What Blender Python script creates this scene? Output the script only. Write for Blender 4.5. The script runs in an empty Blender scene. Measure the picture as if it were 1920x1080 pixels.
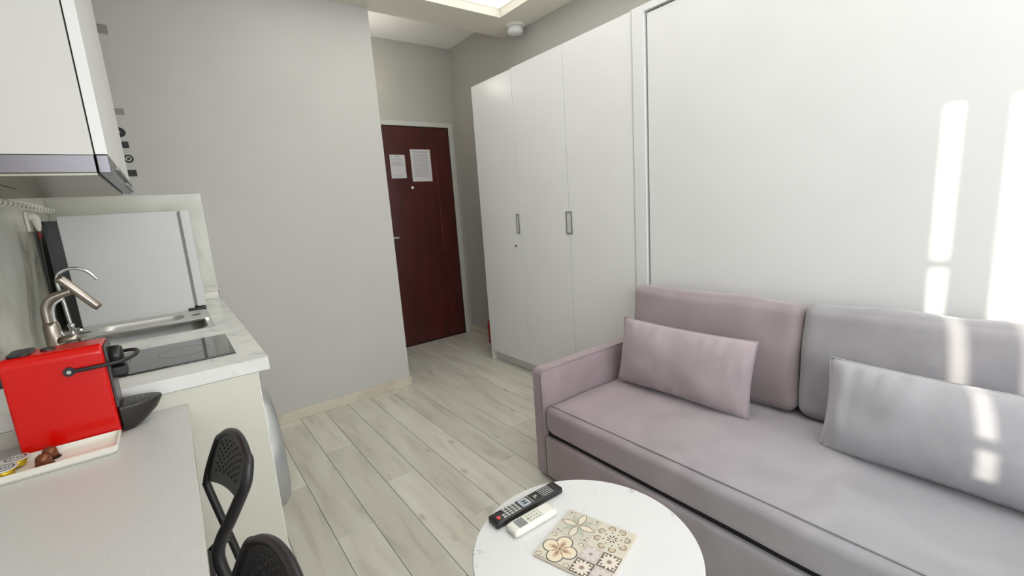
import bpy, bmesh, math, random
from mathutils import Vector, Matrix, noise
random.seed(7)
sc = bpy.context.scene
col = sc.collection
# ------------------------------------------------------------------ camera, sky, sun, exposure
YAW, PITCH, ROLL, FPX, CAMH = 0.6377102, 0.1789602, -0.0696918, 847.1675, 1.313143
def cam_basis():
    cy, sy = math.cos(YAW), math.sin(YAW); cp, sp = math.cos(PITCH), math.sin(PITCH)
    f = Vector((sy*cp, cy*cp, -sp)); r = Vector((cy, -sy, 0)); u = r.cross(f)
    c, s = math.cos(ROLL), math.sin(ROLL)
    return c*r + s*u, -s*r + c*u, f
_r, _u, _f = cam_basis()
cd = bpy.data.cameras.new('camera'); cam = bpy.data.objects.new('camera', cd); col.objects.link(cam)
m3 = Matrix((_r, _u, -_f)).transposed()
cam.matrix_world = Matrix.Translation((0, 0, CAMH)) @ m3.to_4x4()
cd.sensor_width = 36; cd.sensor_fit = 'HORIZONTAL'; cd.lens = 36*FPX/1920; cd.clip_start = .02
sc.camera = cam

w = bpy.data.worlds.new('sky'); sc.world = w; w.use_nodes = True
bg = w.node_tree.nodes['Background']; bg.inputs[0].default_value = (.80, .90, 1, 1); bg.inputs[1].default_value = 1.6

def light(name, kind, energy, color=(1, 1, 1), loc=(0, 0, 0), d=(0, 0, -1), **k):
    l = bpy.data.lights.new(name, kind); l.energy = energy; l.color = color
    for a, b in k.items(): setattr(l, a, b)
    o = bpy.data.objects.new(name, l); col.objects.link(o); o.location = loc
    o.rotation_euler = Vector(d).to_track_quat('-Z', 'Y').to_euler(); return o
SX, SY, SZ = 1, .48, -.33
light('sun', 'SUN', 4.6, (1, .96, .80), (-4, -3, 4), (SX, SY, SZ), angle=.010)
light('daylight_rear_window', 'AREA', 34, (.96, .98, 1), (.95, -1.98, 1.45), (0, 1, -.05), shape='RECTANGLE', size=2.3, size_y=1.9)
light('daylight_side_window', 'AREA', 21, (.96, .98, 1), (-.60, -1.2, 1.75), (1, .55, -.22), shape='RECTANGLE', size=.8, size_y=1.1)
vs = sc.view_settings; vs.view_transform = 'Standard'; vs.look = 'None'; vs.exposure = .25; vs.gamma = 1
try: vs.use_curve_mapping = False
except Exception: pass

# ------------------------------------------------------------------ helpers
def S(c):  # sRGB 0-255 -> linear
    out = []
    for v in c:
        v /= 255; out.append(v/12.92 if v <= .04045 else ((v+.055)/1.055)**2.4)
    return (*out, 1)
MATS = {}
def mat(name, c, rough=.5, metal=0, bump=0, bscale=200, coat=0, sheen=0, var=0, vscale=3, spec=.5, emit=0):
    if name in MATS: return MATS[name]
    m = bpy.data.materials.new(name); m.use_nodes = True; nt = m.node_tree; N = nt.nodes; L = nt.links
    b = N['Principled BSDF']; c = S(c); b.inputs['Base Color'].default_value = c
    b.inputs['Roughness'].default_value = rough; b.inputs['Metallic'].default_value = metal
    b.inputs['Specular IOR Level'].default_value = spec
    b.inputs['Coat Weight'].default_value = coat
    if sheen: b.inputs['Sheen Weight'].default_value = sheen; b.inputs['Sheen Roughness'].default_value = .5
    tc = N.new('ShaderNodeTexCoord')
    n = N.new('ShaderNodeTexNoise'); n.inputs['Scale'].default_value = vscale; n.inputs['Detail'].default_value = 5
    L.new(tc.outputs['Object'], n.inputs['Vector'])
    r = N.new('ShaderNodeValToRGB'); k = var or .015
    r.color_ramp.elements[0].color = tuple(x*(1-k) for x in c[:3])+(1,); r.color_ramp.elements[1].color = tuple(min(1, x*(1+k)) for x in c[:3])+(1,)
    r.color_ramp.elements[0].position = .35; r.color_ramp.elements[1].position = .65
    L.new(n.outputs['Fac'], r.inputs[0]); L.new(r.outputs[0], b.inputs['Base Color'])
    if bump:
        n2 = N.new('ShaderNodeTexNoise'); n2.inputs['Scale'].default_value = bscale; n2.inputs['Detail'].default_value = 3
        L.new(tc.outputs['Object'], n2.inputs['Vector'])
        bp = N.new('ShaderNodeBump'); bp.inputs['Strength'].default_value = bump; bp.inputs['Distance'].default_value = .002
        L.new(n2.outputs['Fac'], bp.inputs['Height']); L.new(bp.outputs[0], b.inputs['Normal'])
    if emit:
        b.inputs['Emission Color'].default_value = c; b.inputs['Emission Strength'].default_value = emit
    MATS[name] = m; return m
def marble(name, base, vein, scale=2.2, width=.03, strength=.7, rough=.15, cloud=.12):
    m = bpy.data.materials.new(name); m.use_nodes = True; nt = m.node_tree; N = nt.nodes; L = nt.links
    b = N['Principled BSDF']; b.inputs['Roughness'].default_value = rough
    tc = N.new('ShaderNodeTexCoord')
    d = N.new('ShaderNodeTexNoise'); d.inputs['Scale'].default_value = scale; d.inputs['Detail'].default_value = 7; d.inputs['Distortion'].default_value = .9
    L.new(tc.outputs['Object'], d.inputs['Vector'])
    s = N.new('ShaderNodeMath'); s.operation = 'SUBTRACT'; s.inputs[1].default_value = .5; L.new(d.outputs['Fac'], s.inputs[0])
    a = N.new('ShaderNodeMath'); a.operation = 'ABSOLUTE'; L.new(s.outputs[0], a.inputs[0])
    mr = N.new('ShaderNodeMapRange'); mr.inputs['From Min'].default_value = 0; mr.inputs['From Max'].default_value = width
    mr.inputs['To Min'].default_value = strength; mr.inputs['To Max'].default_value = 0; L.new(a.outputs[0], mr.inputs['Value'])
    n2 = N.new('ShaderNodeTexNoise'); n2.inputs['Scale'].default_value = scale*1.7; n2.inputs['Detail'].default_value = 2
    L.new(tc.outputs['Object'], n2.inputs['Vector'])
    mr2 = N.new('ShaderNodeMapRange'); mr2.inputs['From Min'].default_value = .45; mr2.inputs['From Max'].default_value = .62
    L.new(n2.outputs['Fac'], mr2.inputs['Value'])
    mul = N.new('ShaderNodeMath'); mul.operation = 'MULTIPLY'; L.new(mr.outputs[0], mul.inputs[0]); L.new(mr2.outputs[0], mul.inputs[1])
    cl = N.new('ShaderNodeMath'); cl.operation = 'MULTIPLY_ADD'; cl.inputs[1].default_value = cloud; L.new(mr2.outputs[0], cl.inputs[0]); L.new(mul.outputs[0], cl.inputs[2])
    mx = N.new('ShaderNodeMixRGB'); mx.inputs[1].default_value = S(base); mx.inputs[2].default_value = S(vein)
    L.new(cl.outputs[0], mx.inputs[0]); L.new(mx.outputs[0], b.inputs['Base Color'])
    return m
def wood_planks():
    m = bpy.data.materials.new('whitewashed oak laminate'); m.use_nodes = True; nt = m.node_tree; N = nt.nodes; L = nt.links
    b = N['Principled BSDF']; b.inputs['Roughness'].default_value = .30; b.inputs['Specular IOR Level'].default_value = .45
    tc = N.new('ShaderNodeTexCoord'); oi = N.new('ShaderNodeObjectInfo')
    off = N.new('ShaderNodeVectorMath'); off.operation = 'MULTIPLY_ADD'
    cb = N.new('ShaderNodeCombineXYZ'); L.new(oi.outputs['Random'], cb.inputs[0]); L.new(oi.outputs['Random'], cb.inputs[1]); L.new(oi.outputs['Random'], cb.inputs[2])
    L.new(cb.outputs[0], off.inputs[0]); off.inputs[1].default_value = (17, 31, 9); L.new(tc.outputs['Object'], off.inputs[2])
    mp = N.new('ShaderNodeMapping'); mp.inputs['Scale'].default_value = (9, 1.3, 1); L.new(off.outputs[0], mp.inputs[0])
    n = N.new('ShaderNodeTexNoise'); n.inputs['Scale'].default_value = 1.6; n.inputs['Detail'].default_value = 8; n.inputs['Distortion'].default_value = .6
    L.new(mp.outputs[0], n.inputs['Vector'])
    r = N.new('ShaderNodeValToRGB'); e = r.color_ramp.elements
    e[0].position = .28; e[0].color = S((178, 174, 161)); e[1].position = .72; e[1].color = S((209, 206, 196))
    x = e.new(.45); x.color = S((197, 193, 181))
    L.new(n.outputs['Fac'], r.inputs[0])
    # knots
    mp2 = N.new('ShaderNodeMapping'); mp2.inputs['Scale'].default_value = (6, 2.6, 1); L.new(off.outputs[0], mp2.inputs[0])
    v = N.new('ShaderNodeTexVoronoi'); v.inputs['Scale'].default_value = 1.05; L.new(mp2.outputs[0], v.inputs['Vector'])
    kr = N.new('ShaderNodeMapRange'); kr.inputs['From Min'].default_value = .02; kr.inputs['From Max'].default_value = .11; kr.inputs['To Min'].default_value = .45; kr.inputs['To Max'].default_value = 0
    L.new(v.outputs['Distance'], kr.inputs['Value'])
    mk = N.new('ShaderNodeMixRGB'); mk.inputs[2].default_value = S((112, 100, 84)); L.new(kr.outputs[0], mk.inputs[0]); L.new(r.outputs[0], mk.inputs[1])
    # plank tone
    hs = N.new('ShaderNodeHueSaturation'); tv = N.new('ShaderNodeMapRange'); tv.inputs['To Min'].default_value = .93; tv.inputs['To Max'].default_value = 1.07
    L.new(oi.outputs['Random'], tv.inputs['Value']); L.new(tv.outputs[0], hs.inputs['Value']); L.new(mk.outputs[0], hs.inputs['Color'])
    L.new(hs.outputs[0], b.inputs['Base Color'])
    bp = N.new('ShaderNodeBump'); bp.inputs['Strength'].default_value = .12; bp.inputs['Distance'].default_value = .001; L.new(n.outputs['Fac'], bp.inputs['Height']); L.new(bp.outputs[0], b.inputs['Normal'])
    return m
def dark_door():
    m = bpy.data.materials.new('dark cherry door veneer'); m.use_nodes = True; nt = m.node_tree; N = nt.nodes; L = nt.links
    b = N['Principled BSDF']; b.inputs['Roughness'].default_value = .35
    tc = N.new('ShaderNodeTexCoord'); mp = N.new('ShaderNodeMapping'); mp.inputs['Scale'].default_value = (5, 1, .8); L.new(tc.outputs['Object'], mp.inputs[0])
    n = N.new('ShaderNodeTexNoise'); n.inputs['Scale'].default_value = 2; n.inputs['Detail'].default_value = 6; L.new(mp.outputs[0], n.inputs['Vector'])
    r = N.new('ShaderNodeValToRGB'); e = r.color_ramp.elements; e[0].color = S((58, 22, 18)); e[1].color = S((80, 29, 24)); e[0].position = .3; e[1].position = .7
    L.new(n.outputs['Fac'], r.inputs[0]); L.new(r.outputs[0], b.inputs['Base Color']); return m
def fabric(name, c1, c2=None, axis=1, a=0, bb=1):
    m = bpy.data.materials.new(name); m.use_nodes = True; nt = m.node_tree; N = nt.nodes; L = nt.links
    b = N['Principled BSDF']; b.inputs['Roughness'].default_value = .92; b.inputs['Specular IOR Level'].default_value = .15
    b.inputs['Sheen Weight'].default_value = .35; b.inputs['Sheen Roughness'].default_value = .45
    tc = N.new('ShaderNodeTexCoord')
    n = N.new('ShaderNodeTexNoise'); n.inputs['Scale'].default_value = 5; n.inputs['Detail'].default_value = 6; n.inputs['Distortion'].default_value = .5; L.new(tc.outputs['Object'], n.inputs['Vector'])
    mr = N.new('ShaderNodeMapRange'); mr.inputs['From Min'].default_value = .3; mr.inputs['From Max'].default_value = .7; mr.inputs['To Min'].default_value = .90; mr.inputs['To Max'].default_value = 1.10; L.new(n.outputs['Fac'], mr.inputs['Value'])
    hs = N.new('ShaderNodeHueSaturation'); L.new(mr.outputs[0], hs.inputs['Value'])
    if c2:
        sp = N.new('ShaderNodeSeparateXYZ'); L.new(tc.outputs['Object'], sp.inputs[0])
        m2 = N.new('ShaderNodeMapRange'); m2.inputs['From Min'].default_value = a; m2.inputs['From Max'].default_value = bb; L.new(sp.outputs[axis], m2.inputs['Value'])
        mx = N.new('ShaderNodeMixRGB'); mx.inputs[1].default_value = S(c1); mx.inputs[2].default_value = S(c2); L.new(m2.outputs[0], mx.inputs[0]); L.new(mx.outputs[0], hs.inputs['Color'])
    else: hs.inputs['Color'].default_value = S(c1)
    L.new(hs.outputs[0], b.inputs['Base Color'])
    n2 = N.new('ShaderNodeTexNoise'); n2.inputs['Scale'].default_value = 600; L.new(tc.outputs['Object'], n2.inputs['Vector'])
    n3 = N.new('ShaderNodeTexNoise'); n3.inputs['Scale'].default_value = 9; n3.inputs['Detail'].default_value = 3; L.new(tc.outputs['Object'], n3.inputs['Vector'])
    bp = N.new('ShaderNodeBump'); bp.inputs['Strength'].default_value = .25; bp.inputs['Distance'].default_value = .001; L.new(n2.outputs['Fac'], bp.inputs['Height'])
    b2 = N.new('ShaderNodeBump'); b2.inputs['Strength'].default_value = .35; b2.inputs['Distance'].default_value = .012; L.new(n3.outputs['Fac'], b2.inputs['Height']); L.new(bp.outputs[0], b2.inputs['Normal'])
    L.new(b2.outputs[0], b.inputs['Normal']); return m

FR = {}
def tag(o, label=None, cat=None, group=None, kind=None):
    if label: o['label'] = label
    if cat: o['category'] = cat
    if group: o['group'] = group
    if kind: o['kind'] = kind
    return o
def thing(name, label, cat, loc, group=None, rotz=0, local=False):
    o = bpy.data.objects.new(name, None); col.objects.link(o); o.location = loc; o.rotation_euler = (0, 0, rotz); o.empty_display_size = .05
    FR[o.name] = Vector((0, 0, 0)) if local else Vector(loc)
    return tag(o, label, cat, group)
def obj(name, bm, m, parent=None, smooth=False, bevel=0, seg=2, label=None, kind=None):
    off = Vector((0, 0, 0))
    if parent is not None: off = FR[parent.name]
    elif len(bm.verts):
        xs = [v.co for v in bm.verts]
        off = Vector(((min(v.x for v in xs)+max(v.x for v in xs))/2, (min(v.y for v in xs)+max(v.y for v in xs))/2, min(v.z for v in xs)))
    for v in bm.verts: v.co -= off
    me = bpy.data.meshes.new(name); bm.to_mesh(me); bm.free()
    if isinstance(m, (list, tuple)):
        for q in m: me.materials.append(q)
    else: me.materials.append(m)
    if smooth:
        for p in me.polygons: p.use_smooth = True
    o = bpy.data.objects.new(name, me); col.objects.link(o)
    if parent is not None: o.parent = parent
    else: o.location = off
    FR[o.name] = off
    if bevel:
        md = o.modifiers.new('bevel', 'BEVEL'); md.width = bevel; md.segments = seg; md.limit_method = 'ANGLE'; md.angle_limit = .7
        md.harden_normals = False
        for p in me.polygons: p.use_smooth = True
        wn = o.modifiers.new('wn', 'WEIGHTED_NORMAL'); wn.keep_sharp = True; wn.weight = 100
    if label: o['label'] = label
    if kind: o['kind'] = kind
    return o
def B(*boxes):
    bm = bmesh.new()
    for b in boxes: box(bm, *b)
    return bm
def box(bm, x0, x1, y0, y1, z0, z1):
    v = [bm.verts.new((x, y, z)) for z in (z0, z1) for y in (y0, y1) for x in (x0, x1)]
    for f in ((0, 2, 3, 1), (4, 5, 7, 6), (0, 1, 5, 4), (2, 6, 7, 3), (0, 4, 6, 2), (1, 3, 7, 5)): bm.faces.new([v[i] for i in f])
    return bm
def tube(bm, pts, r, n=12, cap=True):
    pts = [Vector(p) for p in pts]; rr = list(r) if isinstance(r, (list, tuple)) else [r]*len(pts)
    if len(rr) != len(pts):
        m_ = len(rr)-1; rr = [rr[min(int(i*m_/(len(pts)-1)), m_-1)]*(1-(i*m_/(len(pts)-1)-min(int(i*m_/(len(pts)-1)), m_-1)))+rr[min(int(i*m_/(len(pts)-1)), m_-1)+1]*(i*m_/(len(pts)-1)-min(int(i*m_/(len(pts)-1)), m_-1)) for i in range(len(pts))]
    rings = []; up = None
    for i, p in enumerate(pts):
        t = (pts[min(i+1, len(pts)-1)]-pts[max(i-1, 0)]).normalized()
        if up is None: up = t.orthogonal().normalized()
        else: up = (up-t*up.dot(t)).normalized()
        s = t.cross(up)
        rings.append([bm.verts.new(p+rr[i]*(math.cos(a)*up+math.sin(a)*s)) for a in [2*math.pi*k/n for k in range(n)]])
    for a, b in zip(rings, rings[1:]):
        for k in range(n): bm.faces.new((a[k], a[(k+1) % n], b[(k+1) % n], b[k]))
    if cap: bm.faces.new(rings[0][::-1]); bm.faces.new(rings[-1])
    return bm
def smooth_path(pts, n=8):
    P = [Vector(p) for p in pts]; out = []
    for i in range(len(P)-1):
        a = P[max(i-1, 0)]; b = P[i]; c = P[i+1]; d = P[min(i+2, len(P)-1)]
        for k in range(n):
            t = k/n; out.append(.5*((2*b)+(c-a)*t+(2*a-5*b+4*c-d)*t*t+(3*b-a-3*c+d)*t**3))
    return out+[P[-1]]
def T(pts, r, n=12, sm=0):
    return tube(bmesh.new(), smooth_path(pts, sm) if sm else pts, r, n)
def lathe(prof, c=(0, 0, 0), n=32, ax='Z', bm=None):
    bm = bm or bmesh.new(); rings = []
    for r, h in prof:
        ring = []
        for k in range(n):
            a = 2*math.pi*k/n; p = (r*math.cos(a), r*math.sin(a), h)
            if ax == 'X': p = (h, p[0], p[1])
            if ax == 'Y': p = (p[1], h, p[0])
            ring.append(bm.verts.new(Vector(p)+Vector(c)))
        rings.append(ring)
    for a, b in zip(rings, rings[1:]):
        for k in range(n): bm.faces.new((a[k], a[(k+1) % n], b[(k+1) % n], b[k]))
    if prof[0][0] > 1e-6 and prof[-1][0] > 1e-6:
        for k in range(n): bm.faces.new((rings[-1][k], rings[-1][(k+1) % n], rings[0][(k+1) % n], rings[0][k]))
    bmesh.ops.remove_doubles(bm, verts=bm.verts[:], dist=1e-6)
    bmesh.ops.recalc_face_normals(bm, faces=bm.faces[:]); return bm
def prism(pts, lo, hi, ax='Z'):
    """polygon pts (2-D) extruded along ax"""
    bm = bmesh.new()
    def P(a, b, h): return {'Z': (a, b, h), 'Y': (a, h, b), 'X': (h, a, b)}[ax]
    u = [bm.verts.new(P(a, b, lo)) for a, b in pts]; v = [bm.verts.new(P(a, b, hi)) for a, b in pts]; n = len(pts)
    bm.faces.new(u[::-1]); bm.faces.new(v)
    for i in range(n): bm.faces.new((u[i], u[(i+1) % n], v[(i+1) % n], v[i]))
    bmesh.ops.recalc_face_normals(bm, faces=bm.faces); return bm
def rrect(x0, x1, y0, y1, r, n=6):
    out = []
    for cx, cy, a0 in ((x1-r, y1-r, 0), (x0+r, y1-r, 90), (x0+r, y0+r, 180), (x1-r, y0+r, 270)):
        for k in range(n+1):
            a = math.radians(a0+90*k/n); out.append((cx+r*math.cos(a), cy+r*math.sin(a)))
    return out
def frame(bm, u0, u1, v0, v1, t, lo, hi, ax):
    """rectangular frame in a plane, ax = normal axis"""
    for a, b, c, d in ((u0, u1, v0, v0+t), (u0, u1, v1-t, v1), (u0, u0+t, v0+t, v1-t), (u1-t, u1, v0+t, v1-t)):
        if ax == 'X': box(bm, lo, hi, a, b, c, d)
        elif ax == 'Y': box(bm, a, b, lo, hi, c, d)
        else: box(bm, a, b, c, d, lo, hi)
    return bm
def holed_plate(bm, x0, x1, y0, y1, hx0, hx1, hy0, hy1, z0, z1, r=.03, n=6):
    """slab with a rounded rectangular hole"""
    inner = rrect(hx0, hx1, hy0, hy1, r, n); cx, cy = (hx0+hx1)/2, (hy0+hy1)/2
    outer = []
    q = n+1
    for i, (x, y) in enumerate(inner):
        c = i//q; k = (i % q)/n
        if c == 0: outer.append((x1, y1) if True and k == .5 else ((x1, y) if k < .5 else (x, y1)))
        elif c == 1: outer.append((x0, y1) if k == .5 else ((x, y1) if k < .5 else (x0, y)))
        elif c == 2: outer.append((x0, y0) if k == .5 else ((x0, y) if k < .5 else (x, y0)))
        else: outer.append((x1, y0) if k == .5 else ((x, y0) if k < .5 else (x1, y)))
    R = [[bm.verts.new((x, y, z)) for x, y in ring] for ring, z in ((outer, z1), (inner, z1), (inner, z0), (outer, z0))]
    m = len(inner)
    for a in range(4):
        b = (a+1) % 4
        for i in range(m):
            j = (i+1) % m; bm.faces.new((R[a][i], R[a][j], R[b][j], R[b][i]))
    bmesh.ops.recalc_face_normals(bm, faces=bm.faces); return bm
def rbox(sx, sy, sz, r, n=10, bulge=(0, 0, 0), wob=0, seed=0):
    """soft box centred at origin: rounded edges, bulging faces"""
    bm = bmesh.new(); bmesh.ops.create_cube(bm, size=2)
    bmesh.ops.subdivide_edges(bm, edges=bm.edges[:], cuts=n, use_grid_fill=True)
    h = Vector((sx/2, sy/2, sz/2))
    for v in bm.verts:
        u = v.co.copy()
        # pull grid lines towards the edges for a fair rounding
        q = Vector([math.copysign(abs(c)**.75, c) for c in u])
        p = Vector((q.x*h.x, q.y*h.y, q.z*h.z)); inn = Vector([max(-h[i]+r, min(h[i]-r, p[i])) for i in range(3)])
        d = p-inn
        if d.length > 1e-9: p = inn+d.normalized()*r*min(1, max(abs(d.x), abs(d.y), abs(d.z))/r)
        for i in range(3):
            j, k = (i+1) % 3, (i+2) % 3
            if abs(u[i]) > .999: p[i] += math.copysign(bulge[i]*(1-q[j]**2)*(1-q[k]**2), u[i])
            else: p[i] *= 1
        if wob:
            w_ = noise.noise_vector(p*6+Vector((seed, seed, seed)))*wob; p += w_
        v.co = p
    bmesh.ops.recalc_face_normals(bm, faces=bm.faces); return bm
def pillow(L, H, t, seed=0, nu=40, nv=24, pinch=.06):
    bm = bmesh.new(); G = {}
    for s in (1, -1):
        for i in range(nu+1):
            for j in range(nv+1):
                edge = i in (0, nu) or j in (0, nv)
                if s == -1 and edge: G[s, i, j] = G[1, i, j]; continue
                u = -1+2*i/nu; v = -1+2*j/nv
                x = L/2*u*(1-.035*(1-v*v)); z = H/2*v*(1-pinch*(1-u*u))
                th = t/2*((1-abs(u)**2.6)*(1-abs(v)**2.2))**.55
                y = s*th
                if not edge:
                    cr = min(1, (abs(u)**5+abs(v)**6)); wr = noise.noise(Vector((x*8+seed, z*7, s*2)))*.010 + noise.noise(Vector((x*34+seed, z*8+3, s)))*.024*cr
                    y += wr*min(1, th/(t*.2))
                G[s, i, j] = bm.verts.new((x, y, z))
    for s in (1, -1):
        for i in range(nu):
            for j in range(nv):
                q = [G[s, i, j], G[s, i+1, j], G[s, i+1, j+1], G[s, i, j+1]]
                bm.faces.new(q if s == -1 else q[::-1])
    return bm, [G[1, i, j].co.copy() for i, j in [(i, 0) for i in range(nu+1)]+[(nu, j) for j in range(1, nv+1)]+[(i, nv) for i in range(nu-1, -1, -1)]+[(0, j) for j in range(nv-1, -1, -1)]]
def xform(bm, M): bmesh.ops.transform(bm, matrix=M, verts=bm.verts); return bm

# ------------------------------------------------------------------ dimensions
XL, XR, XW = -.465, 2.497, 2.106      # kitchen wall, far right wall, wardrobe fronts
YP, YD, YB, YN = 3.194, 4.14, -2.0, 1.574  # partition, entrance wall, rear wall, near end of the kitchen run
XC, ZS, ZC = 1.317, 2.69, 2.874

M_wall = mat('grey wall paint', (190, 188, 183), .85, bump=.15, bscale=300)
M_wall2 = mat('greige corridor paint', (180, 178, 170), .85, bump=.15, bscale=300)
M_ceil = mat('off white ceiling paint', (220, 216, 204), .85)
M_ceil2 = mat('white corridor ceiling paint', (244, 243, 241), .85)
M_white = mat('white lacquered board', (224, 224, 223), .28, spec=.4)
M_bed = mat('matt white melamine', (220, 220, 219), .45, spec=.35)
M_floor = wood_planks()
M_cab = mat('wall cabinet melamine', (206, 204, 199), .4)
M_wallr = mat('grey side wall paint', (176, 174, 168), .85, bump=.15, bscale=300)
M_gapf = mat('dark joint', (122, 114, 98), .8)
M_base = marble('beige stone skirting', (206, 198, 182), (176, 160, 138), 3, .05, .5, .35, .3)
M_mar = marble('white worktop marble', (226, 226, 222), (188, 190, 188), 4, .03, .8, .22, .25)
M_mars = marble('grey green splashback marble', (206, 206, 194), (150, 148, 134), 1.5, .05, .75, .25, .35)
M_mart = marble('coffee table marble', (216, 216, 216), (112, 110, 108), 5, .004, .8, .22, .02)
M_steel = mat('brushed steel', (214, 213, 208), .42, .75, bump=.05)
M_hoods = mat('hood steel', (120, 117, 122), .3, .9, bump=.05)
M_chrome = mat('chrome', (225, 225, 225), .10, 1)
M_nickel = mat('satin nickel', (176, 166, 156), .28, 1)
M_black = mat('black plastic', (28, 27, 28), .35)
M_chair = mat('black chair lacquer', (34, 31, 33), .38, spec=.5)
M_glass = mat('black ceramic glass', (20, 20, 20), .04, coat=.5)
M_red = mat('glossy red plastic', (204, 6, 0), .22, coat=.25, spec=.35)
M_cream = mat('cream melamine', (208, 206, 193), .45)
M_greytop = mat('grey laminate desk top', (198, 197, 195), .35, bump=.1, bscale=500, var=.04, vscale=250)
M_grey = mat('grey plastic', (150, 150, 150), .4)
M_offw = mat('off white plastic', (226, 224, 214), .35)
M_door = dark_door()
PK, GR = (152, 139, 142), (154, 151, 155)  # one sofa fabric; uneven white balance painted in as pink and grey
F_pink = fabric('velvet with painted pink tint', PK); F_grey = fabric('grey velvet', GR)
F_seat = fabric('velvet with painted tint shift', (156, 155, 160), (152, 136, 140), 1, -.45, .65)  # seat: white balance drift painted into the colour, pinker towards the visible arm
F_pg = fabric('light grey pillow velvet', (166, 164, 169)); F_pp = fabric('pillow velvet with painted pink tint', (168, 154, 158))  # pillows carry the same painted colour cast
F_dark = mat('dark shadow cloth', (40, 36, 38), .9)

# ------------------------------------------------------------------ structure
def struct(name, bm, m, **k): return tag(obj(name, bm, m, **k), kind='structure')
fl = struct('floor', B((XL-.1, XR+.1, YB-.1, YD+.1, -.06, -.004)), M_gapf)
pw = .158; x = .354-8*pw*0
k0 = math.floor((XL-.354)/pw)
pm = {}
for k in range(k0, 19):
    xa = max(XL, .354+k*pw); xb = min(XR, .354+(k+1)*pw)
    if xb-xa < .02: continue
    y = YB-((k*7) % 5)*.26-.05
    while y < YD:
        ya, yb = max(y, YB), min(y+1.29, YD); y += 1.29
        if yb-ya < .03: continue
        g = .0009
        key = (round(xb-xa, 4), round(yb-ya, 4))
        if key in pm:
            me = pm[key]
        else:
            bm = bmesh.new(); w_, l_ = (xb-xa)/2-g, (yb-ya)/2-g; c = .0014
            lo = [bm.verts.new((sx*w_, sy*l_, -.008)) for sx, sy in ((-1, -1), (1, -1), (1, 1), (-1, 1))]
            mi = [bm.verts.new((sx*w_, sy*l_, -.0015)) for sx, sy in ((-1, -1), (1, -1), (1, 1), (-1, 1))]
            hi = [bm.verts.new((sx*(w_-c), sy*(l_-c), 0)) for sx, sy in ((-1, -1), (1, -1), (1, 1), (-1, 1))]
            bm.faces.new(hi)
            for a, b in ((lo, mi), (mi, hi)):
                for i in range(4): bm.faces.new((a[i], a[(i+1) % 4], b[(i+1) % 4], b[i]))
            me = bpy.data.meshes.new('plank'); bm.to_mesh(me); bm.free(); me.materials.append(M_floor); pm[key] = me
        o = bpy.data.objects.new('plank', me); col.objects.link(o); o.parent = fl
        o.location = Vector(((xa+xb)/2, (ya+yb)/2, 0))-fl.location

# left (kitchen) wall with the window behind the camera that throws the sun strips
W0, W1, WZ0, WZ1 = -1.75, -.863, 1.19, 2.415
struct('wall_left', B((XL-.08, XL, W1, YP, 0, ZS), (XL-.08, XL, YB, W0, 0, ZS), (XL-.08, XL, W0, W1, 0, WZ0), (XL-.08, XL, W0, W1, WZ1, ZS)), M_wall)
w1 = struct('window_1', frame(bmesh.new(), W0, W1+.0, WZ0, WZ1, .004, XL-.06, XL-.02, 'X'), M_white)
obj('window_post', B((XL-.06, XL-.02, -1.029, -.931, WZ0, WZ1)), M_white, w1)
obj('window_bar', B((XL-.05, XL-.03, -.931, W1, 1.862, 1.892)), M_white, w1)
obj('window_bar', B((XL-.05, XL-.03, -.931, W1, 1.29, 1.32)), M_white, w1)
# rear wall with the big window behind the camera
RX0, RX1, RZ0, RZ1 = -.25, 2.15, .45, 2.45
struct('wall_rear', B((XL-.08, RX0, YB-.1, YB, 0, ZS), (RX1, XR+.1, YB-.1, YB, 0, ZS), (RX0, RX1, YB-.1, YB, 0, RZ0), (RX0, RX1, YB-.1, YB, RZ1, ZS)), M_wall)
w2 = struct('window_2', frame(bmesh.new(), RX0, RX1, RZ0, RZ1, .05, YB-.09, YB-.04, 'Y'), M_white)
obj('window_post', B((.92, .98, YB-.09, YB-.04, RZ0+.05, RZ1-.05)), M_white, w2)
struct('wall_back', B((XL-.08, XC, YP, YD, 0, ZC)), M_wall)
struct('wall_entrance', B((XC, 1.50, YD, YD+.1, 0, ZC), (2.405, XR, YD, YD+.1, 0, ZC), (1.50, 2.405, YD, YD+.1, 2.125, ZC)), M_wall2)
struct('wall_right', B((XR, XR+.1, YB, YD+.1, 0, ZC)), M_wallr)
# soffit ceiling with a recessed tray
TX0, TX1, TY0, TY1 = .55, 2.216, -.9, 2.905
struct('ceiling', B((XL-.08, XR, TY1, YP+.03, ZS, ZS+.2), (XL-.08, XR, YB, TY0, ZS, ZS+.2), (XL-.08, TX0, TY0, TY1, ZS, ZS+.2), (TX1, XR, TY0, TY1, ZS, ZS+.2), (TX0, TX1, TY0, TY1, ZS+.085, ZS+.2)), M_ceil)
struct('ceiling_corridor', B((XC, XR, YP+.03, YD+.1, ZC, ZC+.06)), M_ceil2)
panel = thing('ceiling_light', 'glowing white ceiling light set into the tray of the lowered ceiling', 'ceiling light', ((TX0+TX1)/2, (TY0+TY1)/2, ZS+.055))
obj('light_housing', B((TX0+.008, TX1-.008, TY0+.008, TY1-.008, ZS+.065, ZS+.083)), M_white, panel)
obj('diffuser', B((TX0+.012, TX1-.012, TY0+.012, TY1-.012, ZS+.057, ZS+.064)), mat('lit diffuser', (255, 254, 249), .5, emit=1.35), panel)
struct('baseboard_back', B((.19, XC+.010, YP-.012, YP, 0, .068)), M_base, bevel=.002)
struct('baseboard_corridor', B((XC, XC+.01, YP, YD, 0, .068)), M_base)
struct('baseboard_right', B((XR-.012, XR, YP+.03, YD, 0, .07)), M_base, bevel=.002)
struct('baseboard_entrance', B((2.462, XR-.012, YD-.012, YD, 0, .07)), M_base)
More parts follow.
